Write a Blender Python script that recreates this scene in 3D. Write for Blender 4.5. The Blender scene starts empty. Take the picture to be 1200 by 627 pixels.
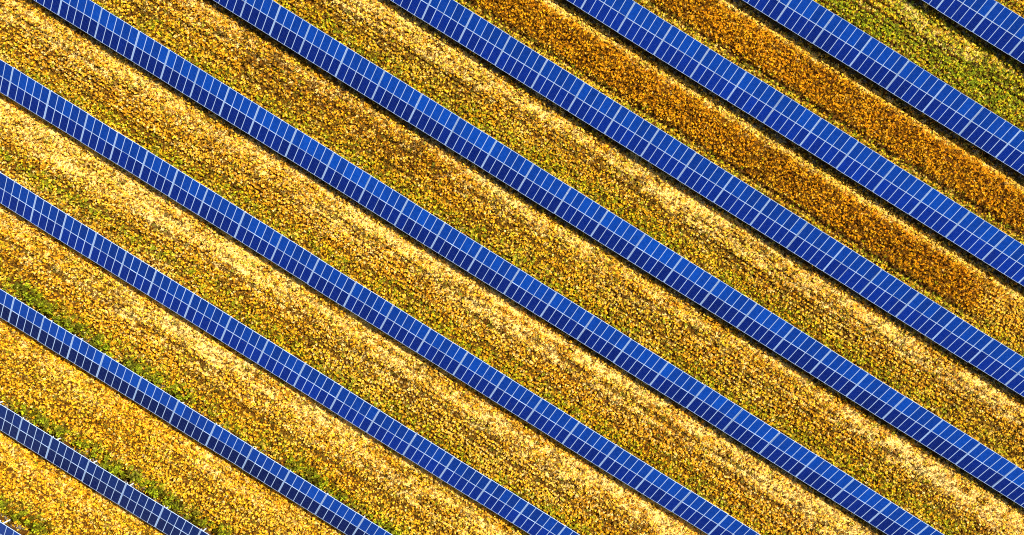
import bpy, math, random
import numpy as np

R = math.radians
rng = np.random.default_rng(7)
random.seed(7)
scene = bpy.context.scene
C = scene.collection

# ------------------------------------------------------------------ camera, sky, sun, exposure
# World: X runs along the panel rows, Y across them (towards the raised edge), Z up.
A = R(32.05)                      # drone heading against the rows
FPX = 868.0                      # focal length in pixels of a 1200 px wide frame
ZL = 1.0                         # lower edge of the panel tables
HCAM = 89.0 + ZL
cam_d = bpy.data.cameras.new('camera')
cam_d.sensor_width = 36.0
cam_d.lens = 36.0 * FPX / 1200.0
cam_d.clip_start = 1.0
cam_d.clip_end = 6000.0
cam = bpy.data.objects.new('camera', cam_d)
cam.location = (0, 0, HCAM)
cam.rotation_euler = (0, 0, A)
C.objects.link(cam)
scene.camera = cam

SUN_AZ = R(58.0)                  # direction towards the sun, measured from +X to +Y
SUN_EL = R(43.0)
world = bpy.data.worlds.new('World')
scene.world = world
world.use_nodes = True
wn = world.node_tree.nodes
wl = world.node_tree.links
bg = wn['Background']
sky = wn.new('ShaderNodeTexSky')
sky.sky_type = 'NISHITA'
sky.sun_disc = False
sky.sun_elevation = SUN_EL
sky.sun_rotation = math.pi / 2 - SUN_AZ
wl.new(sky.outputs[0], bg.inputs[0])
bg.inputs[1].default_value = 0.05
sun_d = bpy.data.lights.new('sun', 'SUN')
sun_d.energy = 5.0
sun_d.angle = R(0.53)
sun_d.color = (1.0, 0.96, 0.89)
sun = bpy.data.objects.new('sun', sun_d)
sun.rotation_euler = (math.pi / 2 - SUN_EL, 0, SUN_AZ + math.pi / 2)
sun.location = (0, 0, 60)
C.objects.link(sun)
vs = scene.view_settings
vs.view_transform = 'Standard'
vs.look = 'None'
vs.exposure = 1.05
vs.gamma = 1.0
vs.use_curve_mapping = False

scene.cycles.pixel_filter_type = 'BLACKMAN_HARRIS'
scene.cycles.filter_width = 1.1
scene.cycles.use_denoising = False

# ------------------------------------------------------------------ geometry constants
MW, ML = 1.001, 1.97              # module width and length
PITCH = 1.008                       # module pitch along a row
GAPM = 0.01                       # gap between lower and upper module
TILT = R(26.1)
SLOPE = 2 * ML + GAPM
WH = SLOPE * math.cos(TILT)
ZH = ZL + SLOPE * math.sin(TILT)
CA, SA = math.cos(A), math.sin(A)
SL = FPX / (HCAM - ZL)
SH = FPX / (HCAM - ZH)
# measured offsets (pixels) of the lower and upper edges of the eleven rows
VLOW = [-595.0, -480.4, -367.6, -254.0, -144.0, -32.5, 80.0, 190.9, 299.5, 409.0, 521.2]
VHIGH = [-570.5, -454.8, -339.4, -224.6, -111.0, 4.0, 116.0, 228.0, 340.8, 454.0, 566.4]
ROWY = [0.5 * (a / SL + b / SH - WH) for a, b in zip(VLOW, VHIGH)]
NROW = len(ROWY)

def px_to_world(px, py, z=0.0):
    s = FPX / (HCAM - z)
    dx, dy = px - 600.0, py - 313.5
    return ((dx * CA + dy * SA) / s, (dx * SA - dy * CA) / s)

def row_range(y, z, margin):
    """x range over which the line y = const at height z lies inside the frame"""
    s = FPX / (HCAM - z)
    lo, hi = -1e9, 1e9
    # image: dx = s*(x*CA + y*SA), dy = s*(x*SA - y*CA)
    for c, o, m in ((CA, y * SA, 600.0), (SA, -y * CA, 313.5)):
        a = (-m / s - o) / c
        b = (m / s - o) / c
        lo, hi = max(lo, a), min(hi, b)
    return lo - margin, hi + margin

# ------------------------------------------------------------------ material helpers
def new_mat(name):
    m = bpy.data.materials.new(name)
    m.use_nodes = True
    nt = m.node_tree
    return m, nt, nt.nodes['Principled BSDF'], nt.nodes, nt.links

def mat_metal(name, col, rough, metallic):
    m, nt, p, n, l = new_mat(name)
    p.inputs['Roughness'].default_value = rough
    p.inputs['Metallic'].default_value = metallic
    tc = n.new('ShaderNodeTexCoord')
    nz = n.new('ShaderNodeTexNoise')
    nz.inputs['Scale'].default_value = 5.0
    nz.inputs['Detail'].default_value = 4.0
    l.new(tc.outputs['Object'], nz.inputs['Vector'])
    rp = n.new('ShaderNodeValToRGB')
    rp.color_ramp.elements[0].position = 0.3
    rp.color_ramp.elements[1].position = 0.7
    rp.color_ramp.elements[0].color = (*[c * 0.88 for c in col], 1)
    rp.color_ramp.elements[1].color = (*col, 1)
    l.new(nz.outputs['Fac'], rp.inputs['Fac'])
    l.new(rp.outputs['Color'], p.inputs['Base Color'])
    return m

M_FRAME = mat_metal('anodised_frame', (0.54, 0.70, 0.93), 0.45, 0.0)
M_STRIP = mat_metal('dull_aluminium', (0.30, 0.44, 0.68), 0.5, 0.0)
M_STEEL = mat_metal('galvanised_steel', (0.72, 0.74, 0.75), 0.5, 0.1)

def mat_cells():
    m, nt, p, n, l = new_mat('solar_cells')
    tc = n.new('ShaderNodeTexCoord')
    oi = n.new('ShaderNodeObjectInfo')
    sep = n.new('ShaderNodeSeparateXYZ')
    l.new(tc.outputs['Object'], sep.inputs[0])
    def math_n(op, a, b=None, c=None):
        k = n.new('ShaderNodeMath'); k.operation = op
        for i, v in enumerate((a, b, c)):
            if v is None: continue
            if isinstance(v, (int, float)): k.inputs[i].default_value = v
            else: l.new(v, k.inputs[i])
        return k.outputs[0]
    # 6 x 12 square cells, fine pale grid lines between them
    fx = math_n('ABSOLUTE', math_n('SUBTRACT', math_n('FRACT', math_n('MULTIPLY', math_n('ADD', sep.outputs[0], 0.4785), 6 / 0.957)), 0.5))
    fy = math_n('ABSOLUTE', math_n('SUBTRACT', math_n('FRACT', math_n('MULTIPLY', math_n('ADD', sep.outputs[1], 0.0), 12 / 1.92)), 0.5))
    line = math_n('GREATER_THAN', math_n('MAXIMUM', fx, fy), 0.485)
    nz = n.new('ShaderNodeTexNoise')
    nz.inputs['Scale'].default_value = 3.2
    nz.inputs['Detail'].default_value = 3.0
    nz.noise_dimensions = '4D'
    l.new(tc.outputs['Object'], nz.inputs['Vector'])
    l.new(math_n('MULTIPLY', oi.outputs['Random'], 40.0), nz.inputs['W'])
    val = math_n('ADD', math_n('MULTIPLY', nz.outputs['Fac'], 0.9), 0.55)
    mul = n.new('ShaderNodeMix'); mul.data_type = 'RGBA'; mul.blend_type = 'MULTIPLY'
    mul.inputs['Factor'].default_value = 1.0
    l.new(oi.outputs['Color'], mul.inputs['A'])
    cmb = n.new('ShaderNodeCombineColor')
    for i in range(3): l.new(val, cmb.inputs[i])
    l.new(cmb.outputs[0], mul.inputs['B'])
    mx = n.new('ShaderNodeMix'); mx.data_type = 'RGBA'
    l.new(math_n('MULTIPLY', line, 0.35), mx.inputs['Factor'])
    l.new(mul.outputs['Result'], mx.inputs['A'])
    mx.inputs['B'].default_value = (0.25, 0.36, 0.6, 1)
    l.new(mx.outputs['Result'], p.inputs['Base Color'])
    p.inputs['Roughness'].default_value = 0.18
    p.inputs['IOR'].default_value = 1.25
    p.inputs['Specular IOR Level'].default_value = 0.3
    p.inputs['Coat Weight'].default_value = 0.1
    p.inputs['Coat Roughness'].default_value = 0.08
    return m
M_CELL = mat_cells()

# ------------------------------------------------------------------ numpy value noise
def vnoise(x, y, seed):
    xi = np.floor(x).astype(np.int64); yi = np.floor(y).astype(np.int64)
    xf = x - xi; yf = y - yi
    xf = xf * xf * (3 - 2 * xf); yf = yf * yf * (3 - 2 * yf)
    def h(a, b):
        k = (a * 374761393 + b * 668265263 + seed * 1442695041) & 0xffffffff
        k = ((k ^ (k >> 13)) * 1274126177) & 0xffffffff
        k = (k ^ (k >> 16)) & 0xffff
        return k / 65535.0
    a = h(xi, yi); b = h(xi + 1, yi); c = h(xi, yi + 1); d = h(xi + 1, yi + 1)
    return (a * (1 - xf) + b * xf) * (1 - yf) + (c * (1 - xf) + d * xf) * yf

def fbm(x, y, seed, octs=3):
    s = 0.0; a = 0.5; t = 0.0
    for i in range(octs):
        s = s + a * vnoise(x * 2 ** i, y * 2 ** i, seed + 17 * i); t += a; a *= 0.55
    return s / t

def smooth(e0, e1, x):
    t = np.clip((x - e0) / (e1 - e0), 0, 1)
    return t * t * (3 - 2 * t)

# ------------------------------------------------------------------ mesh helpers
BOXF = [(0, 3, 2, 1), (4, 5, 6, 7), (0, 1, 5, 4), (1, 2, 6, 5), (2, 3, 7, 6), (3, 0, 4, 7)]
def box(x0, x1, y0, y1, z0, z1):
    return [(x0, y0, z0), (x1, y0, z0), (x1, y1, z0), (x0, y1, z0), (x0, y0, z1), (x1, y0, z1), (x1, y1, z1), (x0, y1, z1)]
def mesh(name, verts, faces, mat):
    me = bpy.data.meshes.new(name)
    me.from_pydata(verts, [], faces)
    me.materials.append(mat)
    me.update()
    return me
def link(name, me, parent=None, loc=(0, 0, 0), rot=(0, 0, 0)):
    o = bpy.data.objects.new(name, me)
    o.location = loc; o.rotation_euler = rot
    if parent: o.parent = parent
    C.objects.link(o)
    return o
def tag(o, label, cat=None, group=None, kind=None):
    o['label'] = label
    if cat: o['category'] = cat
    if group: o['group'] = group
    if kind: o['kind'] = kind

# ------------------------------------------------------------------ ground sheet
def mat_ground():
    m, nt, p, n, l = new_mat('dry_soil')
    p.inputs['Roughness'].default_value = 0.95
    p.inputs['Specular IOR Level'].default_value = 0.1
    tc = n.new('ShaderNodeTexCoord')
    mp = n.new('ShaderNodeMapping')
    mp.inputs['Scale'].default_value = (0.35, 1.0, 1.0)
    l.new(tc.outputs['Object'], mp.inputs['Vector'])
    n1 = n.new('ShaderNodeTexNoise'); n1.inputs['Scale'].default_value = 0.6; n1.inputs['Detail'].default_value = 8.0
    n1.inputs['Roughness'].default_value = 0.65
    l.new(mp.outputs[0], n1.inputs['Vector'])
    n2 = n.new('ShaderNodeTexNoise'); n2.inputs['Scale'].default_value = 7.0; n2.inputs['Detail'].default_value = 6.0
    l.new(tc.outputs['Object'], n2.inputs['Vector'])
    r1 = n.new('ShaderNodeValToRGB')
    e = r1.color_ramp.elements
    e[0].position = 0.3; e[0].color = (0.035, 0.012, 0.002, 1)
    e[1].position = 0.72; e[1].color = (0.20, 0.085, 0.008, 1)
    k = e.new(0.5); k.color = (0.085, 0.032, 0.003, 1)
    mix = n.new('ShaderNodeMath'); mix.operation = 'MULTIPLY_ADD'
    l.new(n2.outputs['Fac'], mix.inputs[0]); mix.inputs[1].default_value = 0.55
    sub = n.new('ShaderNodeMath'); sub.operation = 'MULTIPLY'; sub.inputs[1].default_value = 0.45
    l.new(n1.outputs['Fac'], sub.inputs[0]); l.new(sub.outputs[0], mix.inputs[2])
    l.new(mix.outputs[0], r1.inputs['Fac'])
    l.new(r1.outputs['Color'], p.inputs['Base Color'])
    b = n.new('ShaderNodeBump'); b.inputs['Strength'].default_value = 0.6; b.inputs['Distance'].default_value = 0.08
    l.new(n2.outputs['Fac'], b.inputs['Height']); l.new(b.outputs[0], p.inputs['Normal'])
    return m
G = 2500.0
g = link('ground', mesh('ground', [(-G, -G, 0), (G, -G, 0), (G, G, 0), (-G, G, 0)], [(0, 1, 2, 3)], mat_ground()))
tag(g, 'dry brown soil of the field under the crop and the panel rows', kind='structure')

# ------------------------------------------------------------------ solar panel rows
FW, FT = 0.030, 0.035             # frame bar width and depth
def module_meshes():
    hx = MW / 2
    lam = mesh('solar_module', box(-hx + FW - 0.004, hx - FW + 0.004, FW - 0.004, ML - FW + 0.004, -0.012, -0.004), BOXF, M_CELL)
    o = [(-hx, 0), (hx, 0), (hx, ML), (-hx, ML)]
    i = [(-hx + FW, FW), (hx - FW, FW), (hx - FW, ML - FW), (-hx + FW, ML - FW)]
    v = [(x, y, 0) for x, y in o] + [(x, y, 0) for x, y in i] + [(x, y, -FT) for x, y in o] + [(x, y, -FT) for x, y in i]
    f = []
    for k in range(4):
        q = (k + 1) % 4
        f += [(k, q, 4 + q, 4 + k), (8 + k, 8 + q, q, k), (4 + k, 4 + q, 12 + q, 12 + k), (12 + k, 12 + q, 8 + q, 8 + k)]
    fr = mesh('frame', v, f, M_FRAME)
    return lam, fr
LAM, FRM = module_meshes()
ct, st = math.cos(TILT), math.sin(TILT)
STRIP = mesh('joint_strip', box(-0.050, 0.050, 0.01, SLOPE - 0.01, -0.03, -0.008), BOXF, M_STRIP)
RAFTER = mesh('rafter', box(-0.04, 0.04, 0.03, SLOPE - 0.03, -0.20, -0.10), BOXF, M_STEEL)
PF_S, PB_S = 0.85, SLOPE - 0.87   # where the front and back posts meet the slope
def post_mesh(name, s):
    top = ZL + s * st - 0.14 / ct
    # a C-section steel post
    w, d, t = 0.055, 0.045, 0.012
    prof = [(-w, -d), (w, -d), (w, -d + t), (-w + t, -d + t), (-w + t, d - t), (w, d - t), (w, d), (-w, d)]
    v = [(x, y, -0.3) for x, y in prof] + [(x, y, top) for x, y in prof]
    f = [(k, (k + 1) % 8, 8 + (k + 1) % 8, 8 + k) for k in range(8)] + [tuple(range(8, 16))]
    return mesh(name, v, f, M_STEEL)
POSTF, POSTB = post_mesh('front_post', PF_S), post_mesh('back_post', PB_S)

ROWLAB = [
    'sliver of a blue solar panel row cutting the bottom left corner',
    'narrow darkest navy solar panel row with white posts showing behind, lower left',
    'narrow blue solar panel row with a near black lower half, lower left',
    'evenly blue solar panel row leaving the left edge a third of the way down',
    'blue solar panel row leaving the left edge just below the top left corner',
    'longest blue solar panel row crossing the middle from top left to bottom right',
    'long blue solar panel row just above the picture centre, meeting the lower right edge',
    'blue solar panel row bordering the brown crop strip on its lower left side',
    'blue solar panel row running between the two strips of dark orange crop',
    'wide blue solar panel row between dark orange crop and the green strip',
    'short piece of blue solar panel row cutting the top right corner',
]
# module counts between the wider joints (where a rafter shows through), from a joint at x = J0
J0 = [-35.33] * 11
SEQ = [([5], [4, 4, 4, 4, 5])] * 11
JG = 0.13
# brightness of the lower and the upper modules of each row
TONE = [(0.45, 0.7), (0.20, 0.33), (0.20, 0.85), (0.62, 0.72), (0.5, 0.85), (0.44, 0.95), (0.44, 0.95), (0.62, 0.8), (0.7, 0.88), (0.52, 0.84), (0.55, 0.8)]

def columns(k, lo, hi):
    """module centre positions and joint positions of row k between lo and hi"""
    cols, joints = [], []
    seq_r, seq_l = SEQ[k] if isinstance(SEQ[k], tuple) else (SEQ[k], SEQ[k][::-1])
    x = J0[k]; joints.append(x); i = 0
    x += JG / 2
    while x < hi:
        for _ in range(seq_r[min(i, len(seq_r) - 1)]):
            cols.append(x + PITCH / 2); x += PITCH
        x += JG; joints.append(x - JG / 2); i += 1
    x = J0[k] - JG / 2; i = 0
    while x > lo:
        for _ in range(seq_l[min(i, len(seq_l) - 1)]):
            cols.append(x - PITCH / 2); x -= PITCH
        x -= JG; joints.append(x + JG / 2); i += 1
    cols = sorted(c for c in cols if lo < c < hi)
    joints = sorted(j for j in joints if cols[0] - 1 < j < cols[-1] + 1)
    return cols, joints

ROWX = []
PURLIN = {}
for k in range(NROW):
    y0 = ROWY[k]
    lo1, hi1 = row_range(y0, ZL, 4.0)
    lo2, hi2 = row_range(y0 + WH, ZH, 4.0)
    if lo1 > hi1: lo1, hi1 = lo2, hi2
    lo, hi = min(lo1, lo2), max(hi1, hi2)
    cols, joints = columns(k, lo, hi)
    ROWX.append((cols[0] - 0.5, cols[-1] + 0.5))
    root = bpy.data.objects.new('solar_panel_row', None)
    root.location = (0, y0, 0)
    C.objects.link(root)
    tag(root, ROWLAB[k], 'solar panels', 'rows of solar panels across the field')
    def settle(x):                      # bays settle a little with the ground
        i = sum(1 for q in joints if q < x)
        r_ = random.Random(1000 * k + i)
        return (0.22 * (float(fbm(np.array([x * 0.03]), np.array([k * 7.7]), 21)[0]) - 0.5) + r_.uniform(-0.025, 0.025), r_.uniform(-0.03, 0.03))
    ends = [cols[0] - 0.5] + [q for q in joints if cols[0] < q < cols[-1]] + [cols[-1] + 0.5]
    for a, b in zip(ends[:-1], ends[1:]):
        key = round(b - a, 2)
        if key not in PURLIN:
            PURLIN[key] = mesh('purlin', box(-key / 2 + 0.005, key / 2 - 0.005, -0.03, 0.03, -0.098, -0.038), BOXF, M_STEEL)
        dy, dz = settle((a + b) / 2)
        for s in (0.45, 1.45, ML + GAPM + 0.5, ML + GAPM + 1.5):
            link('purlin', PURLIN[key], root, ((a + b) / 2, dy + s * ct, ZL + dz + s * st), (TILT, 0, 0))
    for x in joints:
        dy = settle(x + 0.5)[0]
        link('joint_strip', STRIP, root, (x, dy, ZL), (TILT, 0, 0))
        link('rafter', RAFTER, root, (x, dy, ZL - 0.03), (TILT, 0, 0))
        link('front_post', POSTF, root, (x, PF_S * ct, 0))
        link('back_post', POSTB, root, (x, PB_S * ct, 0))
    rr = random.Random(100 + k)
    for c in cols:
        by, bz = settle(c)
        slow = 0.9 + 0.25 * float(fbm(np.array([c * 0.07]), np.array([k * 5.3]), 3)[0])
        for half in (0, 1):
            s = half * (ML + GAPM)
            dz = bz + rr.uniform(-0.003, 0.003)
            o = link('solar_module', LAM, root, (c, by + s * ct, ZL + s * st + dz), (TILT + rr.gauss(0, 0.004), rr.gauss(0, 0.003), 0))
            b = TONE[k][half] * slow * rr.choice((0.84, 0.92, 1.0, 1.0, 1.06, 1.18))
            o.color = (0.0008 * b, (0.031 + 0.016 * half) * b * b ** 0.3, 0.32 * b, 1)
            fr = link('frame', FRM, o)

# ------------------------------------------------------------------ vegetation (uncountable, instanced)
def mat_plant(name, trans=0.25):
    m, nt, p, n, l = new_mat(name)
    at = n.new('ShaderNodeAttribute'); at.attribute_type = 'INSTANCER'; at.attribute_name = 'col'
    geo = n.new('ShaderNodeNewGeometry')
    hsv = n.new('ShaderNodeHueSaturation')
    mr = n.new('ShaderNodeMapRange')
    mr.inputs['To Min'].default_value = 0.5; mr.inputs['To Max'].default_value = 1.45
    l.new(geo.outputs['Random Per Island'], mr.inputs['Value'])
    l.new(mr.outputs[0], hsv.inputs['Value'])
    l.new(at.outputs['Color'], hsv.inputs['Color'])
    l.new(hsv.outputs[0], p.inputs['Base Color'])
    p.inputs['Roughness'].default_value = 0.7
    p.inputs['Specular IOR Level'].default_value = 0.05
    tr = n.new('ShaderNodeBsdfTranslucent')
    l.new(hsv.outputs[0], tr.inputs['Color'])
    ms = n.new('ShaderNodeMixShader'); ms.inputs[0].default_value = trans
    l.new(p.outputs[0], ms.inputs[1]); l.new(tr.outputs[0], ms.inputs[2])
    l.new(ms.outputs[0], n['Material Output'].inputs['Surface'])
    return m
M_PLANT = mat_plant('plant_leaf')

def tuft(seed, nb, spread, length, width, up):
    """blades fanning from a root; up = 0 lying, 1 upright"""
    r = random.Random(seed)
    v, f = [], []
    for i in range(nb):
        a = r.uniform(0, 2 * math.pi)
        d = r.uniform(0, spread)
        b = r.uniform(0, 2 * math.pi)
        px, py = d * math.cos(b), d * math.sin(b)
        el = R(min(88, max(4, r.gauss(up * 80, 14))))
        L = length * r.uniform(0.6, 1.2); w = width * r.uniform(0.6, 1.3)
        dx, dy = math.cos(a), math.sin(a)
        nx, ny = -dy, dx
        h0 = r.uniform(0, 0.06)
        p0 = (px, py, h0)
        e1 = el; e2 = el - R(r.uniform(15, 45))
        p1 = (px + dx * L * 0.5 * math.cos(e1), py + dy * L * 0.5 * math.cos(e1), h0 + L * 0.5 * math.sin(e1))
        p2 = (p1[0] + dx * L * 0.5 * math.cos(e2), p1[1] + dy * L * 0.5 * math.cos(e2), max(0.01, p1[2] + L * 0.5 * math.sin(e2)))
        n0 = len(v)
        tw = r.uniform(-0.5, 0.5) * w
        v += [(p0[0] - nx * w * .3, p0[1] - ny * w * .3, p0[2]), (p0[0] + nx * w * .3, p0[1] + ny * w * .3, p0[2]),
              (p1[0] - nx * w * .5, p1[1] - ny * w * .5, p1[2] + tw), (p1[0] + nx * w * .5, p1[1] + ny * w * .5, p1[2] - tw), p2]
        f += [(n0, n0 + 1, n0 + 3, n0 + 2), (n0 + 2, n0 + 3, n0 + 4)]
    return mesh('tuft', v, f, M_PLANT)

def crown(seed, nb, rad, top, length, width):
    """leafy head on a stem: leaves spread nearly level around the top"""
    r = random.Random(seed)
    v, f = [(0.012, 0, 0), (-0.008, 0.01, 0), (-0.008, -0.01, 0), (0, 0, top)], [(0, 1, 3), (1, 2, 3), (2, 0, 3)]
    for i in range(nb):
        a = 6.283 * i / nb + r.uniform(-0.5, 0.5)
        h0 = top * r.uniform(0.72, 1.0)
        d = rad * r.uniform(0.0, 0.7)
        dx, dy = math.cos(a), math.sin(a)
        nx, ny = -dy, dx
        L = length * r.uniform(0.7, 1.25); w = width * r.uniform(0.7, 1.3)
        el = R(r.gauss(18, 16)); e2 = el - R(r.uniform(10, 50))
        p0 = (d * dx, d * dy, h0)
        p1 = (p0[0] + dx * L * .55 * math.cos(el), p0[1] + dy * L * .55 * math.cos(el), h0 + L * .55 * math.sin(el))
        p2 = (p1[0] + dx * L * .45 * math.cos(e2), p1[1] + dy * L * .45 * math.cos(e2), p1[2] + L * .45 * math.sin(e2))
        tw = r.uniform(-0.35, 0.35) * w
        n0 = len(v)
        v += [(p0[0] - nx * w * .25, p0[1] - ny * w * .25, p0[2]), (p0[0] + nx * w * .25, p0[1] + ny * w * .25, p0[2]),
              (p1[0] - nx * w * .5, p1[1] - ny * w * .5, p1[2] + tw), (p1[0] + nx * w * .5, p1[1] + ny * w * .5, p1[2] - tw), p2]
        f += [(n0, n0 + 1, n0 + 3, n0 + 2), (n0 + 2, n0 + 3, n0 + 4)]
    return mesh('tuft', v, f, M_PLANT)

def plant_collection(name, meshes):
    c = bpy.data.collections.new(name)
    for i, me in enumerate(meshes):
        o = bpy.data.objects.new('%s_leaf_%02d' % (name, i), me)
        c.objects.link(o)
    return c
COL_CROP = plant_collection('crop', [crown(10 + i, 9, 0.07, 0.34, 0.15, 0.085) for i in range(5)])
COL_STRAW = plant_collection('straw', [tuft(30 + i, 14, 0.18, 0.30, 0.05, 0.18) for i in range(5)])
COL_WEED = plant_collection('weed', [crown(50 + i, 13, 0.16, 0.40, 0.22, 0.13) for i in range(5)])

def gn_group(coll):
    ng = bpy.data.node_groups.new('scatter_' + coll.name, 'GeometryNodeTree')
    ng.interface.new_socket('Geometry', in_out='INPUT', socket_type='NodeSocketGeometry')
    ng.interface.new_socket('Geometry', in_out='OUTPUT', socket_type='NodeSocketGeometry')
    n, l = ng.nodes, ng.links
    gi = n.new('NodeGroupInput'); go = n.new('NodeGroupOutput')
    ci = n.new('GeometryNodeCollectionInfo')
    ci.inputs['Collection'].default_value = coll
    ci.inputs['Separate Children'].default_value = True
    ci.inputs['Reset Children'].default_value = True
    ip = n.new('GeometryNodeInstanceOnPoints')
    ip.inputs['Pick Instance'].default_value = True
    l.new(gi.outputs[0], ip.inputs['Points'])
    l.new(ci.outputs[0], ip.inputs['Instance'])
    def attr(nm, typ):
        k = n.new('GeometryNodeInputNamedAttribute'); k.data_type = typ
        k.inputs['Name'].default_value = nm
        return k.outputs['Attribute']
    l.new(attr('rot', 'FLOAT_VECTOR'), ip.inputs['Rotation'])
    l.new(attr('scl', 'FLOAT_VECTOR'), ip.inputs['Scale'])
    l.new(attr('pick', 'INT'), ip.inputs['Instance Index'])
    l.new(ip.outputs[0], go.inputs[0])
    return ng
NG = {c.name: gn_group(c) for c in (COL_CROP, COL_STRAW, COL_WEED)}

def scatter(name, coll, x, y, z, scl, col, tilt=0.15):
    nP = len(x)
    me = bpy.data.meshes.new(name)
    me.vertices.add(nP)
    me.vertices.foreach_set('co', np.stack([x, y, z], 1).astype(np.float32).ravel())
    rot = np.stack([rng.normal(0, tilt, nP), rng.normal(0, tilt, nP), rng.uniform(0, 6.283, nP)], 1)
    for nm, typ, arr, fld in (('rot', 'FLOAT_VECTOR', rot, 'vector'), ('scl', 'FLOAT_VECTOR', scl, 'vector')):
        a = me.attributes.new(nm, typ, 'POINT'); a.data.foreach_set(fld, arr.astype(np.float32).ravel())
    a = me.attributes.new('pick', 'INT', 'POINT'); a.data.foreach_set('value', rng.integers(0, 5, nP).astype(np.int32))
    a = me.attributes.new('col', 'FLOAT_COLOR', 'POINT')
    a.data.foreach_set('color', np.concatenate([col, np.ones((nP, 1))], 1).astype(np.float32).ravel())
    o = bpy.data.objects.new(name, me)
    C.objects.link(o)
    md = o.modifiers.new('plants', 'NODES')
    md.node_group = NG[coll.name]
    return o

PAL = dict(pale=(0.88, 0.67, 0.23), straw=(0.88, 0.58, 0.075), gold=(0.86, 0.475, 0.011), amber=(0.80, 0.35, 0.006),
           rust=(0.60, 0.22, 0.004), brown=(0.11, 0.038, 0.002), olive=(0.60, 0.53, 0.010), green=(0.20, 0.27, 0.006),
           dark=(0.04, 0.055, 0.005), grey=(0.15, 0.155, 0.15))
PAL = {k: np.array(v) for k, v in PAL.items()}
NAMES = list(PAL)
PMAT = np.stack([PAL[k] for k in NAMES])

def blob(x, y, px, py, rx, ry, ang=0.0):
    """soft elliptical patch of the field, centre given where it shows in the photograph, radii in metres"""
    cx, cy = px_to_world(px, py)
    ca, sa = math.cos(ang), math.sin(ang)
    dx, dy = (x - cx) * ca + (y - cy) * sa, -(x - cx) * sa + (y - cy) * ca
    return np.exp(-(dx / rx) ** 2 - (dy / ry) ** 2)

# per strip k (between row k and row k+1): weights
STRIPLAB = {
    -1: 'bit of gold crop below the bottom left corner row',
    0: 'strip of deep gold crop with green weeds at the bottom left corner',
    1: 'gold crop strip with bushy green weeds behind the darkest navy panel row',
    2: 'gold crop strip with dark green clumps at its left end, lower left',
    3: 'straw crop strip with a thin green weed line at the left edge',
    4: 'straw and orange crop strip starting at the top left corner',
    5: 'crop strip with dark brown patches in its upper part, above the longest panel row',
    6: 'olive gold crop strip with pale mown edge right of the centre',
    7: 'darkest rusty brown crop strip with a lighter gold end at the right edge',
    8: 'bright orange crop strip below the green strip in the upper right',
    9: 'yellow green strip with leafy swirls in the upper right',
    10: 'bit of gold crop beyond the top right corner row',
}

WHERE = {-1: 'below the corner row, bottom left', 0: 'between the corner sliver and the darkest navy row',
         1: 'behind the darkest navy panel row', 2: 'in the strip above the half black panel row',
         3: 'in the strip leaving the left edge at one third height', 4: 'in the strip from the top left corner',
         5: 'just above the longest panel row', 6: 'in the strip right of the picture centre',
         7: 'in the darkest rusty crop strip', 8: 'in the bright orange crop strip',
         9: 'in the yellow green strip, upper right', 10: 'beyond the top right corner row'}

def strip_points(k):
    yb = ROWY[k] + WH - 1.6 if k >= 0 else ROWY[0] - 6.5
    yt = ROWY[k + 1] + 1.2 if k + 1 < NROW else ROWY[-1] + WH + 5.0
    # frame range of the strip
    xs = [row_range(y, 0, 7.0) for y in np.linspace(yb, yt, 9)]
    xs = [a for a in xs if a[0] < a[1]]
    if not xs: return None
    lo, hi = min(a[0] for a in xs), max(a[1] for a in xs)
    sp = 0.178
    nx, ny = int((hi - lo) / sp), int((yt - yb) / sp)
    gx, gy = np.meshgrid(np.arange(nx), np.arange(ny))
    x = lo + (gx.ravel() + rng.uniform(-0.1, 1.1, nx * ny)) * sp
    y = yb + (gy.ravel() + rng.uniform(-0.1, 1.1, nx * ny)) * sp
    # much of the crop stands in drilled rows that run with the panels
    wav = 0.35 * fbm(x * 0.04, x * 0.0 + k * 3.1, 410, 2)
    yr = np.round((y - wav) / 0.46) * 0.46 + wav
    drl = smooth(0.35, 0.7, fbm(x * 0.05, y * 0.3, 420 + k, 2))
    y = np.where(rng.uniform(0, 1, len(y)) < 0.15 + 0.6 * drl, yr + rng.normal(0, 0.07, len(y)), y)
    # inside the frame plus a margin
    s = FPX / HCAM
    dx, dy = s * (x * CA + y * SA), s * (x * SA - y * CA)
    ok = (np.abs(dx) < 660) & (np.abs(dy) < 374)
    return x[ok], y[ok]

PALEK = {0: 0.25, 1: 0.3, 2: 0.5, 3: 0.7, 4: 0.75, 5: 0.5, 6: 0.75, 7: 0.6, 8: 0.6, 9: 0.35}
RUTS = {1: (0.5,), 2: (0.40, 0.62), 3: (0.36, 0.54), 4: (0.24, 0.50, 0.66), 5: (0.30, 0.48, 0.62), 6: (0.34, 0.46, 0.60), 9: (0.30, 0.42, 0.55)}
BUSH = {0: [(8, 588), (28, 602), (48, 615), (75, 640)],
        1: [(28, 478), (48, 490), (72, 505), (98, 518), (120, 535), (140, 548), (160, 556), (182, 572), (205, 588), (236, 607), (262, 622)],
        2: [(32, 338), (42, 350), (58, 362), (75, 374), (92, 384), (112, 398), (130, 410), (160, 432), (190, 448), (215, 462), (345, 545), (372, 562), (440, 612), (460, 622), (395, 580)]}

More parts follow.
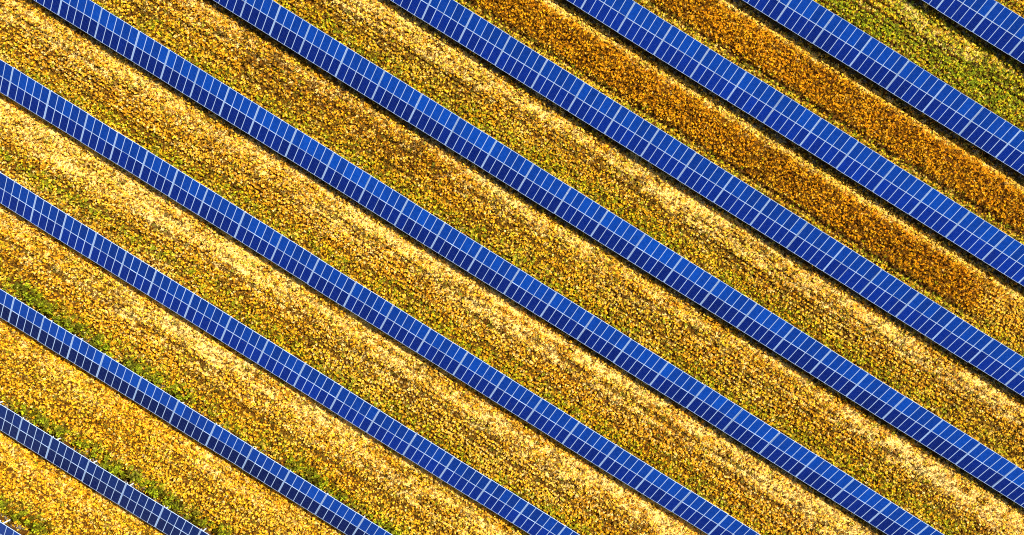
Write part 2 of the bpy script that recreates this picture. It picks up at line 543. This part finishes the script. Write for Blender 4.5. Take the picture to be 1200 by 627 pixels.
def strip_weights(k, x, y):
    """colour class weights for points of strip k"""
    y0 = ROWY[k] + WH if k >= 0 else ROWY[0] - 7.4
    y1 = ROWY[k + 1] if k + 1 < NROW else y0 + 7.4
    tg = (y - y0) / (y1 - y0)
    # growth zones of the open lane between two rows
    y0 += 0.0314 * y0; y1 += 0.0113 * y1
    t = (y - y0) / (y1 - y0)
    wob = (fbm(x * 0.10, y * 0.25, 50 + k) - 0.5)
    tw = t + 0.28 * wob
    streak = fbm(x * 0.12, y * 1.6, 80 + k, 3)
    patch = fbm(x * 0.16, y * 0.35, 110 + k, 3)
    fine = fbm(x * 0.9, y * 1.1, 140 + k, 2)
    W = {n: np.zeros_like(x) for n in NAMES}
    palez = smooth(0.36, 0.85, tw) * (0.25 + 1.3 * smooth(0.3, 0.7, streak)) * (0.45 + 0.9 * smooth(0.3, 0.7, fine)) * PALEK.get(k, 1.0)
    greenz = (1 - smooth(0.04, 0.36, tw)) * smooth(0.24, 0.56, patch + 0.25 * (fine - 0.5))
    mid = np.clip(1 - palez, 0.1, 1)
    W['pale'] += 1.7 * palez + {2: 0.15, 3: 0.25, 4: 0.3, 5: 0.12, 6: 0.25}.get(k, 0.07) * smooth(0.1, 0.4, tw) + 0.35 * smooth(0.55, 0.75, streak)
    W['straw'] += 0.8 * palez + 0.55 * mid
    W['gold'] += 0.85 * mid + 0.3 * palez
    W['amber'] += 1.3 * mid * smooth(0.35, 0.62, patch) + 0.15
    W['brown'] += 0.20 * mid + 0.07 + 0.3 * smooth(0.6, 0.8, 1 - streak) * mid
    W['olive'] += 0.14 * mid + 1.3 * greenz
    W['green'] += 1.2 * greenz + 0.04
    W['dark'] += 0.7 * greenz + 0.06; W['brown'] += 0.4 * greenz
    mott = fbm(x * 0.28, y * 0.55, 520 + k, 3)
    W['brown'] += 0.5 * smooth(0.55, 0.75, mott) * mid; W['straw'] += 0.9 * smooth(0.55, 0.75, 1 - mott)
    return t, tg, tw, W, streak, patch, fine

def palez_of(W):
    return W['pale'] / (sum(W.values()) + 1e-6) * 1.5

def field(k):
    pts = strip_points(k)
    if pts is None: return
    x, y = pts
    t, tg, tw, W, streak, patch, fine = strip_weights(k, x, y)
    row_ln = vnoise(x * 0.05, y * 2.2, 700 + k)
    hgt = 0.35 + 0.8 * vnoise(x * 2.3, y * 2.3, 900 + k) + 0.5 * row_ln
    lnz = smooth(0.55, 0.85, 1 - row_ln)
    W['brown'] += 0.8 * lnz; W['pale'] += 0.25 * smooth(0.6, 0.85, row_ln)
    if k in (7, 8):
        end = smooth(0, 1, (x + 3.0 * (fine - 0.5) + 2.5 * (t - 0.5) - px_to_world(1115, 360)[0]) / 5.0) if k == 7 else np.zeros_like(x)
        W['pale'] *= 0.45; W['straw'] += 0.9; W['gold'] += 0.5
        core = smooth(0.10, 0.2, t) * (1 - smooth(0.70, 0.79, t + 0.06 * (fine - 0.5))) * (1 - end)
        for n_ in ('pale', 'straw', 'green', 'olive', 'dark'): W[n_] *= (1 - 0.93 * core)
        clump = smooth(0.35, 0.75, vnoise(x * 1.7, y * 1.7, 77))
        W['gold'] = W['gold'] * (1 - core) + core * (1.6 if k == 7 else 1.9) * (0.4 + clump)
        W['straw'] += core * 0.3 * clump
        W['amber'] += core * 0.9
        if k == 7: W['brown'] += core * 0.9 * smooth(0.48, 0.7, patch)
        W['rust'] += core * (0.6 if k == 7 else 0.35)
        W['brown'] += core * (0.6 if k == 7 else 0.35) * (1.15 - clump) * (0.5 + fine)
        hgt = hgt + core * (0.5 + 0.5 * clump)
        fur_shade = np.exp(-((t - 0.11) / 0.035) ** 2) * (1 - end)
        W['dark'] += 2.5 * fur_shade; W['brown'] += 1.8 * fur_shade; hgt *= 1 - 0.6 * fur_shade  # dark plants paint the tall crop's edge shadow along a thinned furrow
        W['olive'] += 0.8 * np.exp(-((t - 0.02) / 0.06) ** 2)
        lit = np.exp(-((t - 0.83 + 0.05 * (streak - 0.5)) / 0.06) ** 2); hgt = hgt * (1 - 0.5 * lit)
        W['straw'] += 2.5 * lit; W['pale'] += 1.6 * lit * smooth(0.4, 0.6, fine)
    if k == 9:
        gp = np.clip(blob(x, y, 1010, 25, 5, 1.6) + blob(x, y, 1120, 85, 6, 1.8) + blob(x, y, 1180, 110, 5, 2.0) + 0.7 * blob(x, y, 1065, 45, 5, 0.5), 0, 1)
        for n_ in ('gold', 'amber', 'straw', 'pale'): W[n_] *= 1 - 0.7 * gp
        W['amber'] *= 0.3; W['brown'] *= 0.4
        W['olive'] += 1.8; W['green'] += 0.3 + 1.3 * gp; W['dark'] += 0.5 * gp
        swirl = smooth(0.45, 0.8, np.sin(6.283 * (t * 6.5 + 0.9 * np.sin((x - px_to_world(1050, 40)[0]) * 0.16)) + 2.0 * (patch - 0.5)))
        W['dark'] += 1.3 * swirl; W['green'] += 1.0 * swirl; hgt = hgt * (1 - 0.3 * swirl)
        pp = np.clip(blob(x, y, 1068, 15, 2.6, 0.5, -0.5) + blob(x, y, 1125, 62, 2.5, 0.5, 0.2), 0, 1)
        W['pale'] += 3 * pp
    if k == 5:
        bp = np.clip(blob(x, y, 330, 85, 7, 2.0) + blob(x, y, 440, 155, 10, 2.6) + 0.7 * blob(x, y, 510, 200, 6, 1.6), 0, 1)
        W['brown'] += 2.2 * bp * smooth(0.45, 0.65, fine) + 0.2 * bp; W['rust'] += 0.7 * bp; W['pale'] *= 1 - 0.6 * bp; W['straw'] *= 1 - 0.5 * bp
        rest = smooth(0, 1, (x - px_to_world(560, 240)[0]) / 10)
        W['olive'] += 0.2 * rest
    if k == 6:
        W['olive'] += 0.2; W['brown'] += 0.5 * smooth(0.5, 0.7, 1 - streak)
    if k == 4:
        W['amber'] += 0.45 * np.exp(-((tw - 0.38) / 0.2) ** 2)
    if k == 3:
        lf = 1 - smooth(0, 1, (x - px_to_world(200, 320)[0]) / 8)
        ln = lf * np.exp(-((t - 0.26) / 0.07) ** 2)
        W['green'] += 1.6 * ln; W['dark'] += 0.8 * ln; W['olive'] += 0.8 * ln
        gap = lf * np.exp(-((t - 0.06) / 0.1) ** 2)
        W['green'] *= 1 - 0.8 * gap; W['olive'] *= 1 - 0.7 * gap; W['straw'] += gap; W['pale'] += gap * 0.6; W['amber'] += gap * 0.6
    if k in (0, 1):
        W['gold'] += 0.5; W['amber'] += 0.35; W['pale'] *= 0.7
    for tr_ in RUTS.get(k, ()):
        gate = smooth(0.36, 0.56, fbm(x * 0.06, y * 0.05 + tr_ * 31, 300 + k, 2))
        ru = gate * np.exp(-((t + 0.05 * (fbm(x * 0.15, y * 0, 310 + k) - 0.5) - tr_) / 0.028) ** 2)
        W['brown'] += 3.2 * ru; W['dark'] += 0.8 * ru; hgt = hgt * (1 - 0.7 * ru)
    bu = np.zeros_like(x)
    for i_, (bx_, by_) in enumerate(BUSH.get(k, ())):
        q = 0.65 + 0.5 * ((i_ * 37) % 10) / 10
        bu = np.maximum(bu, blob(x, y, bx_, by_, 1.5 * q, 0.8 * q))
    bu = bu * smooth(0.3, 0.55, fine + 0.15)
    W['green'] += 4.5 * bu; W['dark'] += 4 * bu; W['olive'] += 1.8 * bu
    hgt = hgt + 1.0 * bu
    if k == 5:
        pz = np.clip(blob(x, y, 1025, 505, 5, 1.0) + blob(x, y, 1090, 550, 6, 1.3) + blob(x, y, 1160, 600, 6, 1.5), 0, 1)
        W['pale'] += 4.0 * pz * smooth(0.3, 0.6, fine)
    # under the tables: thin grey litter; dark tones also paint the shadow strip wider
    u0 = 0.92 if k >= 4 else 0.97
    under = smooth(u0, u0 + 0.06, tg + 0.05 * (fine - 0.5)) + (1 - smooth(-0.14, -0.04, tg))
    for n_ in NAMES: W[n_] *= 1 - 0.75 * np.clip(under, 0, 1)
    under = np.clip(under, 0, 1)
    bare = np.zeros_like(x) if k not in (7, 8) else fur_shade
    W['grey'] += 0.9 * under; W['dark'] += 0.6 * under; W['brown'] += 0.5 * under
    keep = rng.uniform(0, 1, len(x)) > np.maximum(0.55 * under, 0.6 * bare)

    Wm = np.stack([W[n_] for n_ in NAMES], 1)
    Wm = np.clip(Wm, 0, None); Wm /= Wm.sum(1, keepdims=True)
    cum = np.cumsum(Wm, 1)
    pick = (rng.uniform(0, 1, (len(x), 1)) > cum).sum(1).clip(0, len(NAMES) - 1)
    col = 0.72 * PMAT[pick] + 0.28 * (Wm @ PMAT)
    shd = rng.uniform(0, 1, (len(x), 1)) < 0.18 * np.clip(1.15 - palez_of(W), 0.35, 1)[:, None]
    col = col * np.where(shd, np.array([[0.36, 0.27, 0.16]]), 1.0) * rng.uniform(0.75, 1.3, (len(x), 1))   # random tufts darkened, painting shaded gaps into the crop
    pale_i, grey_i = NAMES.index('pale'), NAMES.index('grey')
    flat = ((pick == pale_i) & (t > 0.5)) | (pick == grey_i) | ((rng.uniform(0, 1, len(x)) < 0.25) & (tw > 0.7))
    weed = ((pick == NAMES.index('green')) | (pick == NAMES.index('dark'))) & ~flat
    crop = ~flat & ~weed
    crop &= keep; flat &= keep; weed &= keep
    z = np.zeros_like(x)
    def mk(name, coll, m, base, lab, cat, hh):
        if m.sum() < 5: return
        sc = base * rng.uniform(0.75, 1.25, m.sum())
        scl = np.stack([sc, sc, sc * hh[m]], 1)
        o = scatter(name, coll, x[m], y[m], z[m], scl, col[m])
        tag(o, lab, cat, kind='stuff')
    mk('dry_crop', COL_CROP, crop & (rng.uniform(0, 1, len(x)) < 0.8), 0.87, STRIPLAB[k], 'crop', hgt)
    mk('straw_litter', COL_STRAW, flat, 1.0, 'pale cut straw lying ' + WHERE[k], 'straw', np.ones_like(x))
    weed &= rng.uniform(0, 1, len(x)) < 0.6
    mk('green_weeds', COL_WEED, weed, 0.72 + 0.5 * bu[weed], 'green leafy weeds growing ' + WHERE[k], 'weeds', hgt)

for k in range(-1, NROW):
    field(k)
